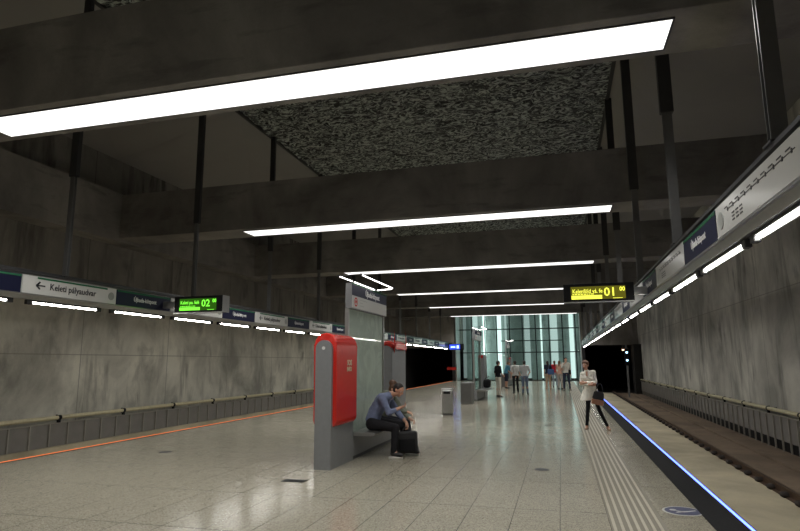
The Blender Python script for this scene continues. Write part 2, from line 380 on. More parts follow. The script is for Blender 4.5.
# ------------------------------------------------------------------ sign gantries
def gantry(side):
    R = side == 'r'; s = 1 if R else -1; fx = 1.70 if R else -9.30          # face x, body extends away from platform (s)
    t = thing('sign_gantry', 'long suspended aluminium sign gantry above the '+('blue' if R else 'orange')+' platform edge', 'sign gantry', (fx, 20, 2.9))
    def X(a): return fx+s*a
    # section: housing behind the sign, sloping soffit to the lamp tray
    pts = [(X(.03), 2.93), (X(.03), 3.31), (X(.22), 3.31), (X(.26), 2.98), (X(.22), 2.86), (X(.08), 2.85)]
    o = MB().prism([(a-fx, z-2.9) for a, z in pts], 'y', -26 if not R else -26, 31).build('housing', M['gantry'], t)
    MB().prism([(X(-.01)-fx, .41), (X(.27)-fx, .41), (X(.27)-fx, .45), (X(-.01)-fx, .45)], 'y', -26, 31).build('top_rail', M['dark'], t)
    MB().prism([(X(.0)-fx, .025), (X(.035)-fx, .025), (X(.035)-fx, .045), (X(.0)-fx, .045)], 'y', -26, 31).build('bottom_rail', M['gantry'], t)
    c = MB(); c.tube((X(.12)-fx, -26, .48), (X(.12)-fx, 31, .48), .025); c.build('cable', M['dark'], t)
    # tubes
    n = 0
    st, ln = (4.36, 1.74) if R else (8.6, 1.62)
    k0 = 0 if R else -1
    proto = None
    ys = [st+2.1*k for k in range(-7 if R else -9, 22 if R else 20) if st+2.1*k < 49 and st+2.1*k > -10]
    edge = 'blue' if R else 'orange'
    for y in ys:
        front = y+ln > (3.8 if R else 6.6)
        lab = (ORD[n]+' tube lamp from the camera under the gantry above the '+edge+' strip') if front else 'tube lamp behind the camera under the gantry above the '+edge+' strip'
        if front: n += 1
        if proto is None:
            p = thing('tube_lamp', lab, 'lamp', (X(.15), y, 2.80), 'tube lamps under the gantry above the '+edge+' strip')
            MB().tube((0, 0, -.0), (0, ln, 0), .0155).build('tube', M['tube'], p, True)
            MB().box(-.035, .035, -.03, ln+.03, .018, .06).build('lamp_tray', M['dark'], p)
            a, b = sorted((s*.036, s*.042)); MB().box(a, b, -.03, ln+.03, -.008, .06).build('reflector', M['dark'], p)
            for yy in (-.06, ln+.02):
                MB().box(-.035, .035, yy-.04, yy+.08, -.035, .05, .008).build('lamp_holder', M['dark'], p)
            remember(p); proto = p
        else:
            p = copy_tree(proto); p.location.y = y; tag(p, lab)
    # signs
    per = 4.2; base = 8.25 if not R else 4.4
    wl, dl = (2.35, 1.85) if not R else (2.45, 1.75)
    face = '+x' if not R else '-x'
    kw = kd = 0
    for k in range(-3, 11):
        y = base+per*k
        if y > 47: break
        for kind, ya, ln2 in (('w', y, wl), ('d', y+wl, dl)):
            if ya > 48.5 or ya+ln2 < (2 if R else 4): continue
            white = kind == 'w'
            far = k >= (9 if not R else 10)
            if white: kw += 1; num = ORD[kw-1]
            else: kd += 1; num = ORD[kd-1]
            if not R and k == 0 and white: lab = 'white direction sign with a left arrow, nearest fully visible on the orange side gantry'
            elif white: lab = num+' white direction sign from the camera on the '+edge+' side gantry'
            else: lab = num+' navy station name sign from the camera on the '+edge+' side gantry'
            t2 = thing('platform_sign', lab, 'sign', (fx, ya, 2.95), ('white direction' if white else 'navy station name')+' signs on the '+edge+' side gantry')
            xx = sorted((0, s*.03))
            MB().box(xx[0], xx[1], .015, ln2-.015, 0, .33).build('sign_panel', M['white'] if white else M['navy'], t2)
            e = sorted((-s*.004, 0))
            if not R or not white: g = MB().box(e[0], e[1], .32 if white else .02, ln2-(.28 if white else .02), .285, .32).build('glass_edge', M['green'], t2)
            ex = -s*.004
            if far: continue
            def TY(u): return u if not R else ln2-u     # reading position u from the left of the sign
            if white and not R:
                text('lettering', 'Keleti pályaudvar', .175, (ex, TY(.60), .11), face, M['ink'], t2, .95, .002)
                a = MB(); w = e
                a.box(e[0], e[1], .34, .50, .152, .178)
                for q in (1, -1): a.prism([(.29, .165), (.37, .165+q*.078), (.40, .165+q*.06), (.335, .165)], 'x', e[0], e[1])
                a.build('arrow', M['ink'], t2)
                d = MB(); d.tube((e[0]-.001, ln2-.16, .16), (e[1]+.001, ln2-.16, .16), .085, n=24).build('disc', M['gdisc'], t2)
            elif white:
                d = MB(); d.tube((e[0]-.001, ln2-.2, .16), (e[1]+.001, ln2-.2, .16), .095, n=24).build('disc', M['gdisc'], t2)
                r = MB(); r.box(e[0], e[1], .2, ln2-.45, .215, .222)
                for q in range(10):
                    yy = .25+q*.19
                    r.box(e[0], e[1], yy, yy+.025, .20, .235); r.box(e[0], e[1], yy+.03, yy+.13, .245, .255)
                r.build('route_line', M['ink'], t2)
                r = MB()
                for q in range(3):
                    for h in range(3): r.box(e[0], e[1], ln2-.68-.13*q, ln2-.60-.13*q, .07+.035*h, .082+.035*h)
                r.build('small_print', M['ink'], t2)
            else:
                text('lettering', 'Újbuda-központ', .135, (ex, TY(ln2/2), .12), face, M['lett'], t2, .88, .002, 'CENTER')
    if not R:
        t2 = thing('departure_display', 'small blue lit board hanging at the far end of the orange side gantry', 'display', (-8.62, 50.2, 2.70))
        MB().box(-.65, .62, 0, .2, 0, .52, .01).build('casing', M['black'], t2)
        MB().box(-.6, .30, -.004, -.0005, .06, .46).build('screen', M['bluesign'], t2)
        m = MB(); m.box(-.5, -.1, -.008, -.004, .2, .3); m.box(.02, .2, -.008, -.004, .14, .38); m.build('led_bars', emis('pale_blue_led', (.5, .7, 1), 2.5), t2)
        MB().box(-.66, -.4, .02, .12, .50, .62).build('bracket', M['dark'], t2)
    # hanger poles
    proto = None; n = 0
    for k in range(-3, 11):
        y = 5.05+4.2*k
        front = y > (4 if R else 8)
        lab = (ORD[n]+' dark steel hanger pole from the camera on the '+edge+' side gantry') if front else 'steel hanger pole behind the camera on the '+edge+' side gantry'
        if front: n += 1
        if proto is None:
            p = thing('hanger_pole', lab, 'pole', (fx+s*.06, y, 3.35), 'hanger poles of the '+edge+' side gantry')
            w1, w2 = (.065, .095) if R else (.048, .085)
            m = MB(); m.box(-w1, w1, -.04, -.028, 0, 2.15); m.box(-w1, w1, .028, .04, 0, 2.15); m.box(-.012, .012, -.03, .03, 0, 2.15)
            m.build('lower_pole', M['pole'], p)
            m = MB(); m.box(-w2, w2, -w2*.62, w2*.62, 1.55, CZ-3.37, .01); m.build('upper_pole', M['dark'], p)
            MB().box(-.09, .09, -.09, .09, 0.001, .02).build('foot_plate', M['dark'], p)
            remember(p); proto = p
        else:
            p = copy_tree(proto); p.location.y = y; tag(p, lab)
        for c in p.children:
            if c.name.startswith('upper_pole') and k % 2 == 1: c.location.z = .52
gantry('r'); gantry('l')

# ------------------------------------------------------------------ displays
def display(x0, x1, y, z0, z1, line1, num, col, side, lab):
    fx, fz = (x0+x1)/2, z0
    t = thing('departure_display', lab, 'display', (fx, y, z0))
    w = (x1-x0)/2; h = z1-z0
    MB().box(-w, w, 0, .28, 0, h, .01).build('casing', M['black'], t)
    MB().box(-w, w, -.012, -.0005, -.015, .012).build('bottom_lip', M['steel'], t)
    bright = emis('led_'+side, col, 1.35); dim = emis('led_bg_'+side, (col[0]*.22, col[1]*.20, col[2]*.2), .55)
    MB().box(-w+.14, w-.16, -.004, -.001, .055, h-.06).build('screen', dim, t)
    text('lettering', line1, .115, (-w+.17, -.006, h-.19), '-y', bright, t, .80, .0015)
    text('lettering', num, .235, (w-.565, -.006, h-.255), '-y', bright, t, 1.0, .004)
    text('lettering', '00', .12, (w-.27, -.006, h-.165), '-y', bright, t, .85, .003)
    m = MB(); m.box(-w+.15, w-.60, -.007, -.004, .06, .135); m.box(w-.40, w-.22, -.007, -.004, .062, .072)
    x = -w+.17; random.seed(3)
    while x < w-.75:
        l = random.uniform(.02, .07); m.box(x, x+l, -.007, -.004, .15, .168); x += l+.012
    m.build('led_bars', bright, t)
    # bracket to the gantry
    bx = (1.70-fx) if side == 'r' else (-9.3-fx)
    s = 1 if side == 'r' else -1
    a, b = sorted((s*w, bx))
    MB().box(a, b, .06, .2, h*.35, h*.75).build('bracket', M['steel'], t)
    if side == 'l':
        MB().box(w, w+.012, .0, .28, 0, h).build('side_panel', M['steel'], t)
    return t
display(.12, 1.45, 12.1, 2.82, 3.19, 'Kelenföld vá. fe', '01', (1, 1, .10), 'r', 'black hanging display with yellow letters and 01 beside the blue edge gantry')
display(-8.93, -7.62, 12.1, 2.86, 3.26, 'Keleti pu. felé', '02', (.22, 1, .06), 'l', 'black hanging display with green letters and 02 beside the orange edge gantry')

# ------------------------------------------------------------------ platform edge strips, tactile paving, floor details
def light_strip(x, mat, lab):
    t = thing('edge_light_strip', lab, 'light strip', (x, 0, 0))
    w = .018 if x > 0 else .036
    MB().box(-w, w, -8, 51.9, .001, .010).build('light_line', mat, t)
    for q in (-1, 1):
        a, b = sorted((q*(w+.0005), q*(w+.012))); MB().box(a, b, -8, 51.9, .001, .012).build('channel_edge', M['dark'], t)
light_strip(1.745, M['blue'], 'glowing blue light strip set in the platform edge')
light_strip(-9.37, M['orange'], 'glowing orange light strip set in the platform edge')
tag(MB().box(1.40, 1.71, -8, 51.9, .001, .006).build('edge_band', M['band']), 'black band along the platform edge beside the blue strip', 'edge band')
t = thing('tactile_paving', 'ribbed tactile guide strip along the blue lit platform edge', 'tactile paving', (.68, 0, 0))
MB().box(-.27, .27, -8, 51, .001, .004).build('base', M['tact'], t)
m = MB()
for k in range(7): m.box(-.235+k*.0745-.015, -.235+k*.0745+.015, -8, 51, .004, .010)
tag(m.build('rib', M['tactl'], t), 'light raised ribs', None, None, 'stuff')
t = thing('floor_sticker', 'round grey blue floor sticker with a white figure next to the black band', 'sticker', (1.235, 7.46, 0))
MB().tube((0, 0, .001), (0, 0, .003), .215, n=48).build('rim', simple('sticker_rim', (.36, .36, .33), .4), t)
MB().tube((0, 0, .003), (0, 0, .0045), .19, n=48).build('disc', simple('sticker_blue', (.075, .08, .13), .7, spec=.2), t)
m = MB()
m.tube((-.10, .03, .0045), (-.10, .03, .006), .035, n=20)
m.prism([(-.08, .01), (-.02, -.02), (.05, .0), (.13, .05), (.145, .03), (.06, -.03), (.0, -.06), (-.06, -.03)], 'z', .0045, .006)
m.prism([(-.03, -.02), (-.09, -.08), (-.075, -.095), (.01, -.045)], 'z', .0045, .006)
m.build('figure', M['white'], t)
for (x, y, r, lab) in ((-.37, 9.72, .11, 'small round floor lid in the open floor nearest the tactile strip'), (-.41, 16.4, .10, 'small round floor lid farther along the platform beside the woman'),
                  (-7.39, 10.0, .12, 'small round floor lid between the kiosk and the orange strip')):
    tag(MB().tube((x, y, .0005), (x, y, .004), r, n=32).build('drain_cover', M['dark']), lab, 'drain cover')
tag(MB().box(-3.93, -3.60, 7.93, 8.10, .0005, .005).build('floor_drain', M['black']), 'small dark rectangular drain cover in front of the kiosk pillar', 'drain cover')

# ------------------------------------------------------------------ rails
def rail(x, lab, fasten):
    t = thing('rail', lab, 'rail', (x, 0, SLAB))
    m = MB(); h = .17
    m.prism([(-.07, 0), (.07, 0), (.07, .015), (.012, .035), (.012, h-.04), (.034, h-.03), (.034, h), (-.034, h), (-.034, h-.03), (-.012, h-.04), (-.012, .035), (-.07, .015)], 'y', -12, 51.9)
    m.build('rail_profile', M['rail'], t)
    if fasten:
        p = None
        for k in range(56):
            y = 9.3+.755*k
            if p is None:
                p = MB().box(-.135, .135, -.10, .10, .001, .10, .045).build('rail_fastener', M['fast'], t, True); p.location.y = y
            else:
                c = p.copy(); COL.objects.link(c); c.parent = t; c.location.y = y
    return t
rail(4.02, 'rusty running rail with dark fasteners at the brown track bed', True)
rail(2.48, 'running rail close under the blue lit platform edge', False)
rail(-10.15, 'running rail close under the orange lit platform edge', False)
rail(-11.6, 'running rail nearer the wall on the orange lit track', False)

# ------------------------------------------------------------------ guard boards and wall pipes
def guard(x, s, lab, lab2):
    t = thing('guard_fence', lab, 'guard fence', (x, 0, SLAB))
    a, b = sorted((0, s*.03))
    MB().box(a, b, -8, 50, .36 if s < 0 else .28, .96).build('guard_board', M['guard'], t)
    if s < 0: MB().box(-.10, .12, -8, 50, .001, .355).build('concrete_kerb', M['slab'], t)
    else: MB().box(.035, .06, -8, 50, .001, .30).build('gap_shade_sheet', M['black'], t)  # black sheet added behind the posts, paints the shade of the open gap
    a, b = sorted((-s*.03, s*.05)); MB().box(a, b, -8, 50, .96, .985).build('top_rail', M['rib'], t)
    p = None
    for k in range(70):
        y = 6.4+.622*k
        if p is None:
            m = MB(); a, b = sorted((-s*.045, 0)); m.box(a, b, -.018, .018, .36 if s < 0 else .001, .96)
            p = m.build('post', M['rib'], t); p.location.y = y
        else:
            c = p.copy(); COL.objects.link(c); c.parent = t; c.location.y = y
    t = thing('wall_pipe', lab2, 'pipe', (x, 0, .22))
    MB().tube((0, -8, 0), (0, 50, 0), .058, n=14).build('pipe_run', M['pipe'], t, True)
    p = None
    for k in range(18):
        y = (8.0 if s > 0 else 8.55)+2.5*k
        if p is None:
            m = MB(); m.tube((0, -.05, 0), (0, .05, 0), .066, n=14); a, b = sorted((0, s*.24)); m.box(a, b, -.03, .03, -.03, .03); m.box(-.03, .03, -.04, .04, -.14, -.02); m.box(-.02, .02, -.1, -.06, -.07, .08)
            p = m.build('pipe_bracket', M['black'], t); p.location.y = y
        else:
            c = p.copy(); COL.objects.link(c); c.parent = t; c.location.y = y
guard(6.02, 1, 'ribbed grey guard boards along the streaky wall', 'cream pipe on brackets along the streaky wall')
guard(-13.5, -1, 'ribbed grey guard boards along the stained wall', 'cream pipe on brackets along the stained wall')

# ------------------------------------------------------------------ information kiosks
def arch(w, h, z0, n=10):
    pts = [(-w, z0), (w, z0)]
    for i in range(n+1):
        a = PI*i/n; pts.append((w*math.cos(a), h-w+w*math.sin(a)))
    return pts
def red_shell(t, y0, y1, zlow, full=True):
    m = MB()
    w, wi, h = .200, .150, 2.15
    r = .10
    # shell as a rounded box hanging over the grey core
    outer = [(-w, zlow+r)]+[(-w+r-r*math.cos(a), zlow+r-r*math.sin(a)) for a in (PI/6, PI/3, PI/2)]+[(w-r+r*math.sin(a), zlow+r-r*math.cos(a)) for a in (0, PI/6, PI/3, PI/2)]
    n = 12; outer += [(w*math.cos(PI*i/n), h-w+w*math.sin(PI*i/n)) for i in range(n+1)]
    m.prism(outer, 'y', y0, y1)
    e = [x for x in m.bm.edges if abs(x.verts[0].co.y-x.verts[1].co.y) < 1e-6]
    bmesh.ops.bevel(m.bm, geom=e, offset=.03, segments=3, affect='EDGES', profile=.5)
    return m.build('red_housing' if full else 'red_cap', M['red'], t, False)
def kiosk(y, lab, second=False):
    t = thing('information_kiosk', lab, 'kiosk', (-3.71, y, 0))
    if not second:
        m = MB(); m.prism(arch(.140, 2.03, 0), 'y', 0, 1.05); m.build('end_pillar', M['grey'], t)
        rs = red_shell(t, .07, 1.08, .64)
        text('lettering', 'SOS', .13, (.2035, .56, 1.62), '+x', M['beige'], rs, 1, .004)
        text('lettering', 'INFO', .105, (.2035, .55, 1.52), '+x', M['beige'], rs, .95, .004)
        MB().tube((.0, -.004, 1.90), (.0, .01, 1.90), .028, n=16).build('bell_button', M['white'], t)
        MB().box(.190, .204, .14, .98, 1.82, 1.835).build('housing_seam', M['red'], t)
    else:
        m = MB(); m.box(-.24, .2, -1.2, -.35, 0, .84, .03); m.build('low_pillar', M['pole'], t)
    MB().box(-.12, .12, 1.0, 4.7, 0, .42).build('base_wall', M['grey'], t)
    MB().box(-.135, .135, 1.0, 3.5, .001, .05).build('plinth', M['dark'], t)
    MB().prism([(.10, .40), (.50, .40), (.53, .43), (.50, .46), (.10, .46)], 'y', 1.06, 3.45).build('bench_seat', M['steel'], t)
    for yy in (): MB().prism([(.11, .12), (.14, .12), (.42, .40), (.11, .40)], 'y', yy, yy+.04).build('seat_bracket', M['grey'], t)
    MB().box(-.012, .012, 1.12, 3.22, .42, 2.66).build('glass_panel', M['clear'] if second else M['kglass'], t)
    for yy in (1.06, 3.24): MB().box(-.035, .035, yy, yy+.05, .40, 2.66).build('glass_post', M['steel'], t)
    h = MB().box(-.02, .10, 1.04, 3.25, 2.64, 3.10).build('header_sign', M['grey'], t)
    MB().box(.1001, .108, 1.06, 3.23, 2.88, 3.08).build('name_panel', M['navy'], h)
    MB().box(.1001, .108, 1.06, 3.23, 2.655, 2.88).build('direction_panel', M['white'], h)
    text('lettering', 'Újbuda-központ', .145, (.1095, 2.25, 2.935), '+x', M['lett'], h, .95, .004, 'CENTER')
    m = MB()
    for k in range(24):
        a0, a1 = 2*PI*k/24, 2*PI*(k+1)/24
        m.prism([(1.25+.085*math.cos(a0), 2.77+.085*math.sin(a0)), (1.25+.085*math.cos(a1), 2.77+.085*math.sin(a1)), (1.25+.06*math.cos(a1), 2.77+.06*math.sin(a1)), (1.25+.06*math.cos(a0), 2.77+.06*math.sin(a0))], 'x', .108, .1095)
    m.build('red_ring', M['red'], h)
    m = MB(); m.prism([(1.21, 2.74), (1.23, 2.74), (1.25, 2.78), (1.27, 2.74), (1.29, 2.74), (1.285, 2.81), (1.25, 2.79), (1.215, 2.81)], 'x', .108, .1095); m.build('red_mark', M['red'], h)
    m = MB()
    for r, (a, b) in enumerate(((1.48, 1.85), (1.48, 1.62), (1.48, 1.70))):
        x = a
        while x < b: m.box(.108, .1092, x, x+.045, 2.82-.055*r, 2.835-.055*r); x += .06
    m.build('small_print', M['gdisc'], h)
    MB().box(.1001, .112, 1.06, 3.23, 3.08, 3.105).build('glass_edge', M['green'], h)
    # frame of tubes above the header
    def tube_piece(a, b):
        p = MB().tube(a, b, .010).build('header_tube', M['tubeh'], t, True)
        m = MB(); d = (Vector(b)-Vector(a)).normalized()*.05
        for q, e in ((a, -1), (b, 1)): m.tube(Vector(q)-d*.3, Vector(q)+d*e, .02)
        m.build('tube_end', M['dark'], p)
    zt = 3.16
    tube_piece((.03, .58, zt), (.03, 1.25, zt)); tube_piece((.03, 1.33, zt), (.03, 2.62, zt))
    tube_piece((.42, .66, zt+.02), (.42, 2.62, zt+.02)); tube_piece((.06, 2.72, zt), (.40, 2.72, zt+.02))
    m = MB(); m.tube((.03, .55, zt), (.42, .60, zt+.02), .010); m.tube((.03, .5, zt), (.03, 2.7, zt+.019), .006); m.tube((.03, 1.3, 3.09), (.03, 1.3, zt), .012); m.tube((.03, 2.68, 3.09), (.03, 2.68, zt), .012); m.build('tube_frame', M['dark'], t)
    # far end unit
    m = MB(); m.prism(arch(.140, 2.03, 0), 'y', 3.55, 4.7); m.build('end_pillar', M['grey'], t)
    if not second: red_shell(t, 3.62, 4.62, 1.98, False)
    else: MB().box(-.1, .1, 3.53, 3.549, 1.85, 1.98).build('red_cap', M['red'], t)
    return t
def red_shell_cap(*a): pass
kiosk(8.9, 'tall grey kiosk with red rounded housing and bench, nearest on the platform')
kiosk(24.9, 'distant grey kiosk with low front block and header sign behind the slim bin', True)
kiosk(41.0, 'farthest kiosk, a thin post with header sign before the teal glass', True)

# ------------------------------------------------------------------ bin
t = thing('waste_bin', 'slim brushed steel waste bin standing on the floor behind the seated people', 'bin', (-3.57, 18.9, 0))
MB().box(-.17, .17, -.14, .14, .04, .80, .05).build('bin_body', M['steel'], t)
MB().box(-.15, .15, -.12, .12, 0, .04).build('bin_base', M['dark'], t)
MB().box(-.175, .175, -.145, .145, .80, .835, .012).build('bin_lid', M['steel'], t)
MB().box(-.11, .11, -.143, -.139, .66, .74).build('bin_slot', M['black'], t)

# ------------------------------------------------------------------ glass end wall
t = thing('glass_wall', 'tall teal glass wall with glowing vertical light columns closing the platform', 'glass wall', (-3.7, 54, 0)); GW = t
mx = [-9.05, -7.82, -6.63, -5.54, -4.37, -3.22, -2.07, -.89, .26, 1.36, 1.72]
zs = [0.02, 2.5, 4.6, 6.3]
for x in mx: MB().box(x+3.7-.045, x+3.7+.045, -.06, .06, 0, 6.3).build('mullion', M['mull'], t)
for z in zs: MB().box(mx[0]+3.7, mx[-1]+3.7, -.05, .05, z-.045, z+.045).build('transom', M['mull'], t)
for i in range(len(mx)-1):
    for j in range(3):
        MB().box(mx[i]+3.7+.045, mx[i+1]+3.7-.045, -.008, .008, zs[j]+.045, zs[j+1]-.045).build('glass_pane', M['endglass'], t)
MB().box(-5.35, -5.27, -2.0, 0.06, 0, 6.3).build('corner_post', M['steel'], t)
MB().box(5.38, 5.46, -2.0, 0.06, 0, 6.3).build('corner_post', M['steel'], t)
struct('wall_shaft', MB().box(-9.3, 1.9, 57.0, 57.3, -.1, 9.5), M['backw'], 'pale teal wall behind the glass')
struct('wall_shaft', MB().box(-9.3, -9.1, 52.5, 57.0, -.1, 9.5), M['wall_e'])
struct('wall_shaft', MB().box(1.75, 1.95, 52.5, 57.0, -.1, 9.5), M['wall_e'])
cols = [(-8.9, .16, .5), (-7.85, .24, 1.7), (-6.98, .10, 9), (-5.55, .20, 3.2), (-4.95, .10, 1.2), (-2.95, .26, 1.0), (-1.65, .08, 2.6), (-.50, .32, 1.5), (1.08, .20, 2.4)]
random.seed(5)
for i, (x, r, s) in enumerate(cols):
    tt = thing('light_column', ORD[i]+' glowing vertical column from the orange track side behind the teal glass', 'light column', (x, 56.6, 0), 'light columns behind the teal glass')
    MB().tube((0, 0, .15), (0, 0, 8), r, n=20).build('diffuser_tube', emis('column_light_%d' % i, (.88, 1, .975), s*.6), tt, True)
    MB().tube((0, 0, 0), (0, 0, .15), r*1.25, n=20).build('column_base', M['dark'], tt)
for z in (3.5,): MB().box(-1.5, 3.9, .07, .12, z, z+.08).build('cross_rail', M['mull'], GW)

# red sign at the far end, signal in the tunnel
t = thing('warning_sign', 'small red board at the glass corner beside the dark tunnel mouth', 'sign', (-9.12, 51.2, 1.1))
MB().box(-.55, .3, -.02, .02, -.12, .14, .015).build('sign_board', M['red'], t); MB().box(.28, .33, -.03, .03, -1.1, .4).build('post', M['steel'], t)
t = thing('signal_post', 'slim tunnel signal post with two blue white lights', 'signal', (4.62, 45.5, SLAB))
MB().box(-.06, .06, -.06, .06, 0, 3.7).build('mast', M['grey'], t)
MB().box(-.16, .16, -.16, -.06, 2.25, 3.45, .02).build('signal_head', M['black'], t)
sg = emis('signal_light', (.35, .65, 1), 5)
for z in (2.62, 3.18): MB().tube((0, -.19, z), (0, -.16, z), .075, n=16).build('signal_lamp', sg, t)
t = thing('tunnel_lamp', 'small warm lamp just inside the tunnel mouth behind the signal', 'lamp', (5.1, 52.25, 2.58))
MB().box(-.12, .12, -.05, .05, -.04, .05).build('lamp_shade', emis('warm_lamp', (1, .62, .35), 5), t)
MB().box(-.14, .14, -.06, .06, .05, .42).build('lamp_arm', M['dark'], t)

# ------------------------------------------------------------------ people
def V(*a): return Vector(a)
def remeshed(name, caps, voxel, mat, parent, rough=0, smooth=2):
    """caps: (p0, r0, p1, r1) tapered limbs or ('e', centre, (rx,ry,rz), rotation) ellipsoids, fused into one continuous surface"""
    m = MB()
    for c in caps:
        if c[0] == 'f':
            (_, p0, rx0, ry0, p1, rx1, ry1) = c; A = []; n = 28
            for p, rx, ry in ((p0, rx0, ry0), (p1, rx1, ry1)): A.append([m.bm.verts.new((p[0]+rx*math.cos(2*PI*i/n), p[1]+ry*math.sin(2*PI*i/n), p[2]+(0 if p is p0 else .018*math.sin(5*2*PI*i/n)))) for i in range(n)])
            m.bm.faces.new(A[0]); m.bm.faces.new(A[1][::-1])
            for i in range(n): m.bm.faces.new((A[0][i], A[1][i], A[1][(i+1) % n], A[0][(i+1) % n]))
        elif c[0] == 'e':
            m.ball(c[1], 1, c[2], c[3] if len(c) > 3 else None, 3)
        else:
            a, r0, b, r1 = c; a, b = Vector(a), Vector(b)
            m.ball(a, r0, sub=2); m.ball(b, r1, sub=2)
            if (b-a).length > 1e-4:
                n = max(1, int((b-a).length/max(.02, min(r0, r1)*1.0)))
                m.tube(a, b, r0*.985, r1*.985, 14)
    o = m.build(name, mat, None)
    md = o.modifiers.new('r', 'REMESH'); md.mode = 'VOXEL'; md.voxel_size = voxel
    sm = o.modifiers.new('s', 'SMOOTH'); sm.iterations = smooth; sm.factor = .5
    if rough:
        tx = bpy.data.textures.new('folds', 'CLOUDS'); tx.noise_scale = .09
        d = o.modifiers.new('d', 'DISPLACE'); d.texture = tx; d.strength = rough; d.mid_level = .5; d.texture_coords = 'LOCAL'
    bpy.context.view_layer.update()
    me = bpy.data.meshes.new_from_object(o.evaluated_get(bpy.context.evaluated_depsgraph_get()))
    old = o.data; bpy.data.objects.remove(o); bpy.data.meshes.remove(old)
    me.name = name
    if not me.materials: me.materials.append(mat)
    return link(name, me, parent, True)
def hand(w, d, n, side, curl=.5, k=1.0):
    """palm and five fingers; w wrist, d pointing direction, n palm normal (towards the palm), side +1/-1 thumb side"""
    d = d.normalized(); n = (n-d*n.dot(d)).normalized(); s = d.cross(n)*side
    out = [(w, .024*k, w+d*.045*k, .027*k)]
    for i, (off, ln) in enumerate(((.030, .070), (.010, .080), (-.010, .074), (-.029, .058))):
        a = w+d*.030*k+s*off*.7*k; b = w+d*.088*k+s*off*k
        out.append((a, .014*k, b, .011*k))
        d1 = (d*math.cos(curl*.8)+n*math.sin(curl*.8)); c = b+d1*ln*.52*k
        d2 = (d*math.cos(curl*1.9)+n*math.sin(curl*1.9)); e = c+d2*ln*.48*k
        out += [(b, .0105*k, c, .0095*k), (c, .0095*k, e, .0078*k)]
    a = w+d*.022*k+s*.020*k; b = a+(d*.6+s*.75+n*.25).normalized()*.040*k; c = b+(d*.9+s*.2+n*.35).normalized()*.034*k
    out += [(a, .015*k, b, .0115*k), (b, .0115*k, c, .009*k)]
    return out
def head_caps(c, f, up, k=1.0):
    """c head centre, f facing, up"""
    f = f.normalized(); s = f.cross(up).normalized(); u = s.cross(f).normalized()
    R = Matrix((s, f, u)).transposed()
    caps = [('e', c+u*.022*k, (.074*k, .094*k, .092*k), R), (c-u*.03*k+f*.02*k, .060*k, c-u*.078*k+f*.050*k, .030*k),
            (c-u*.02*k+f*.035*k, .052*k, c-u*.05*k+f*.055*k, .036*k),
            (c+u*.012*k+f*.088*k, .009*k, c-u*.022*k+f*.108*k, .013*k),      # nose
            (c+u*.034*k+f*.078*k-s*.03*k, .016*k, c+u*.034*k+f*.078*k+s*.03*k, .016*k),   # brow
            (c-u*.048*k+f*.085*k-s*.016*k, .010*k, c-u*.048*k+f*.085*k+s*.016*k, .010*k)]   # lips
    for q in (1, -1): caps.append(('e', c+s*q*.076*k-f*.005*k, (.010*k, .018*k, .030*k), R))
    return caps, s, u, R
def face_bits(parent, c, f, up, k=1.0, brows=True):
    f = f.normalized(); s = f.cross(up).normalized(); u = s.cross(f).normalized()
    for q in (1, -1):
        e = MB().ball(c+u*.008*k+f*.078*k+s*q*.031*k, .0135*k).build('eye', EYEW, parent, True)
        MB().ball(c+u*.008*k+f*.087*k+s*q*.031*k, .0062*k).build('iris', M['ink'], e, True)
        m = MB(); m.tube(c+u*.030*k+f*.092*k+s*q*.018*k, c+u*.029*k+f*.080*k+s*q*.048*k, .0022*k, n=6); m.build('eyebrow', HAIRD, parent)
    MB().tube(c-u*.048*k+f*.094*k-s*.018*k, c-u*.048*k+f*.094*k+s*.018*k, .005*k, n=6).build('mouth', simple('lip', (.33, .10, .08), .5), parent)
EYEW = simple('eye_white', (.6, .58, .55), .3); HAIRD = simple('dark_hair', (.02, .013, .01), .6, noise_amt=.3)
HAIRB = simple('brown_hair', (.10, .045, .022), .55, noise_amt=.3); HAIRL = simple('light_brown_hair', (.16, .09, .045), .55, noise_amt=.3)
def cloth(name, col, r=.85): return simple(name, col, r, noise_amt=.12, scale=20, spec=.2)

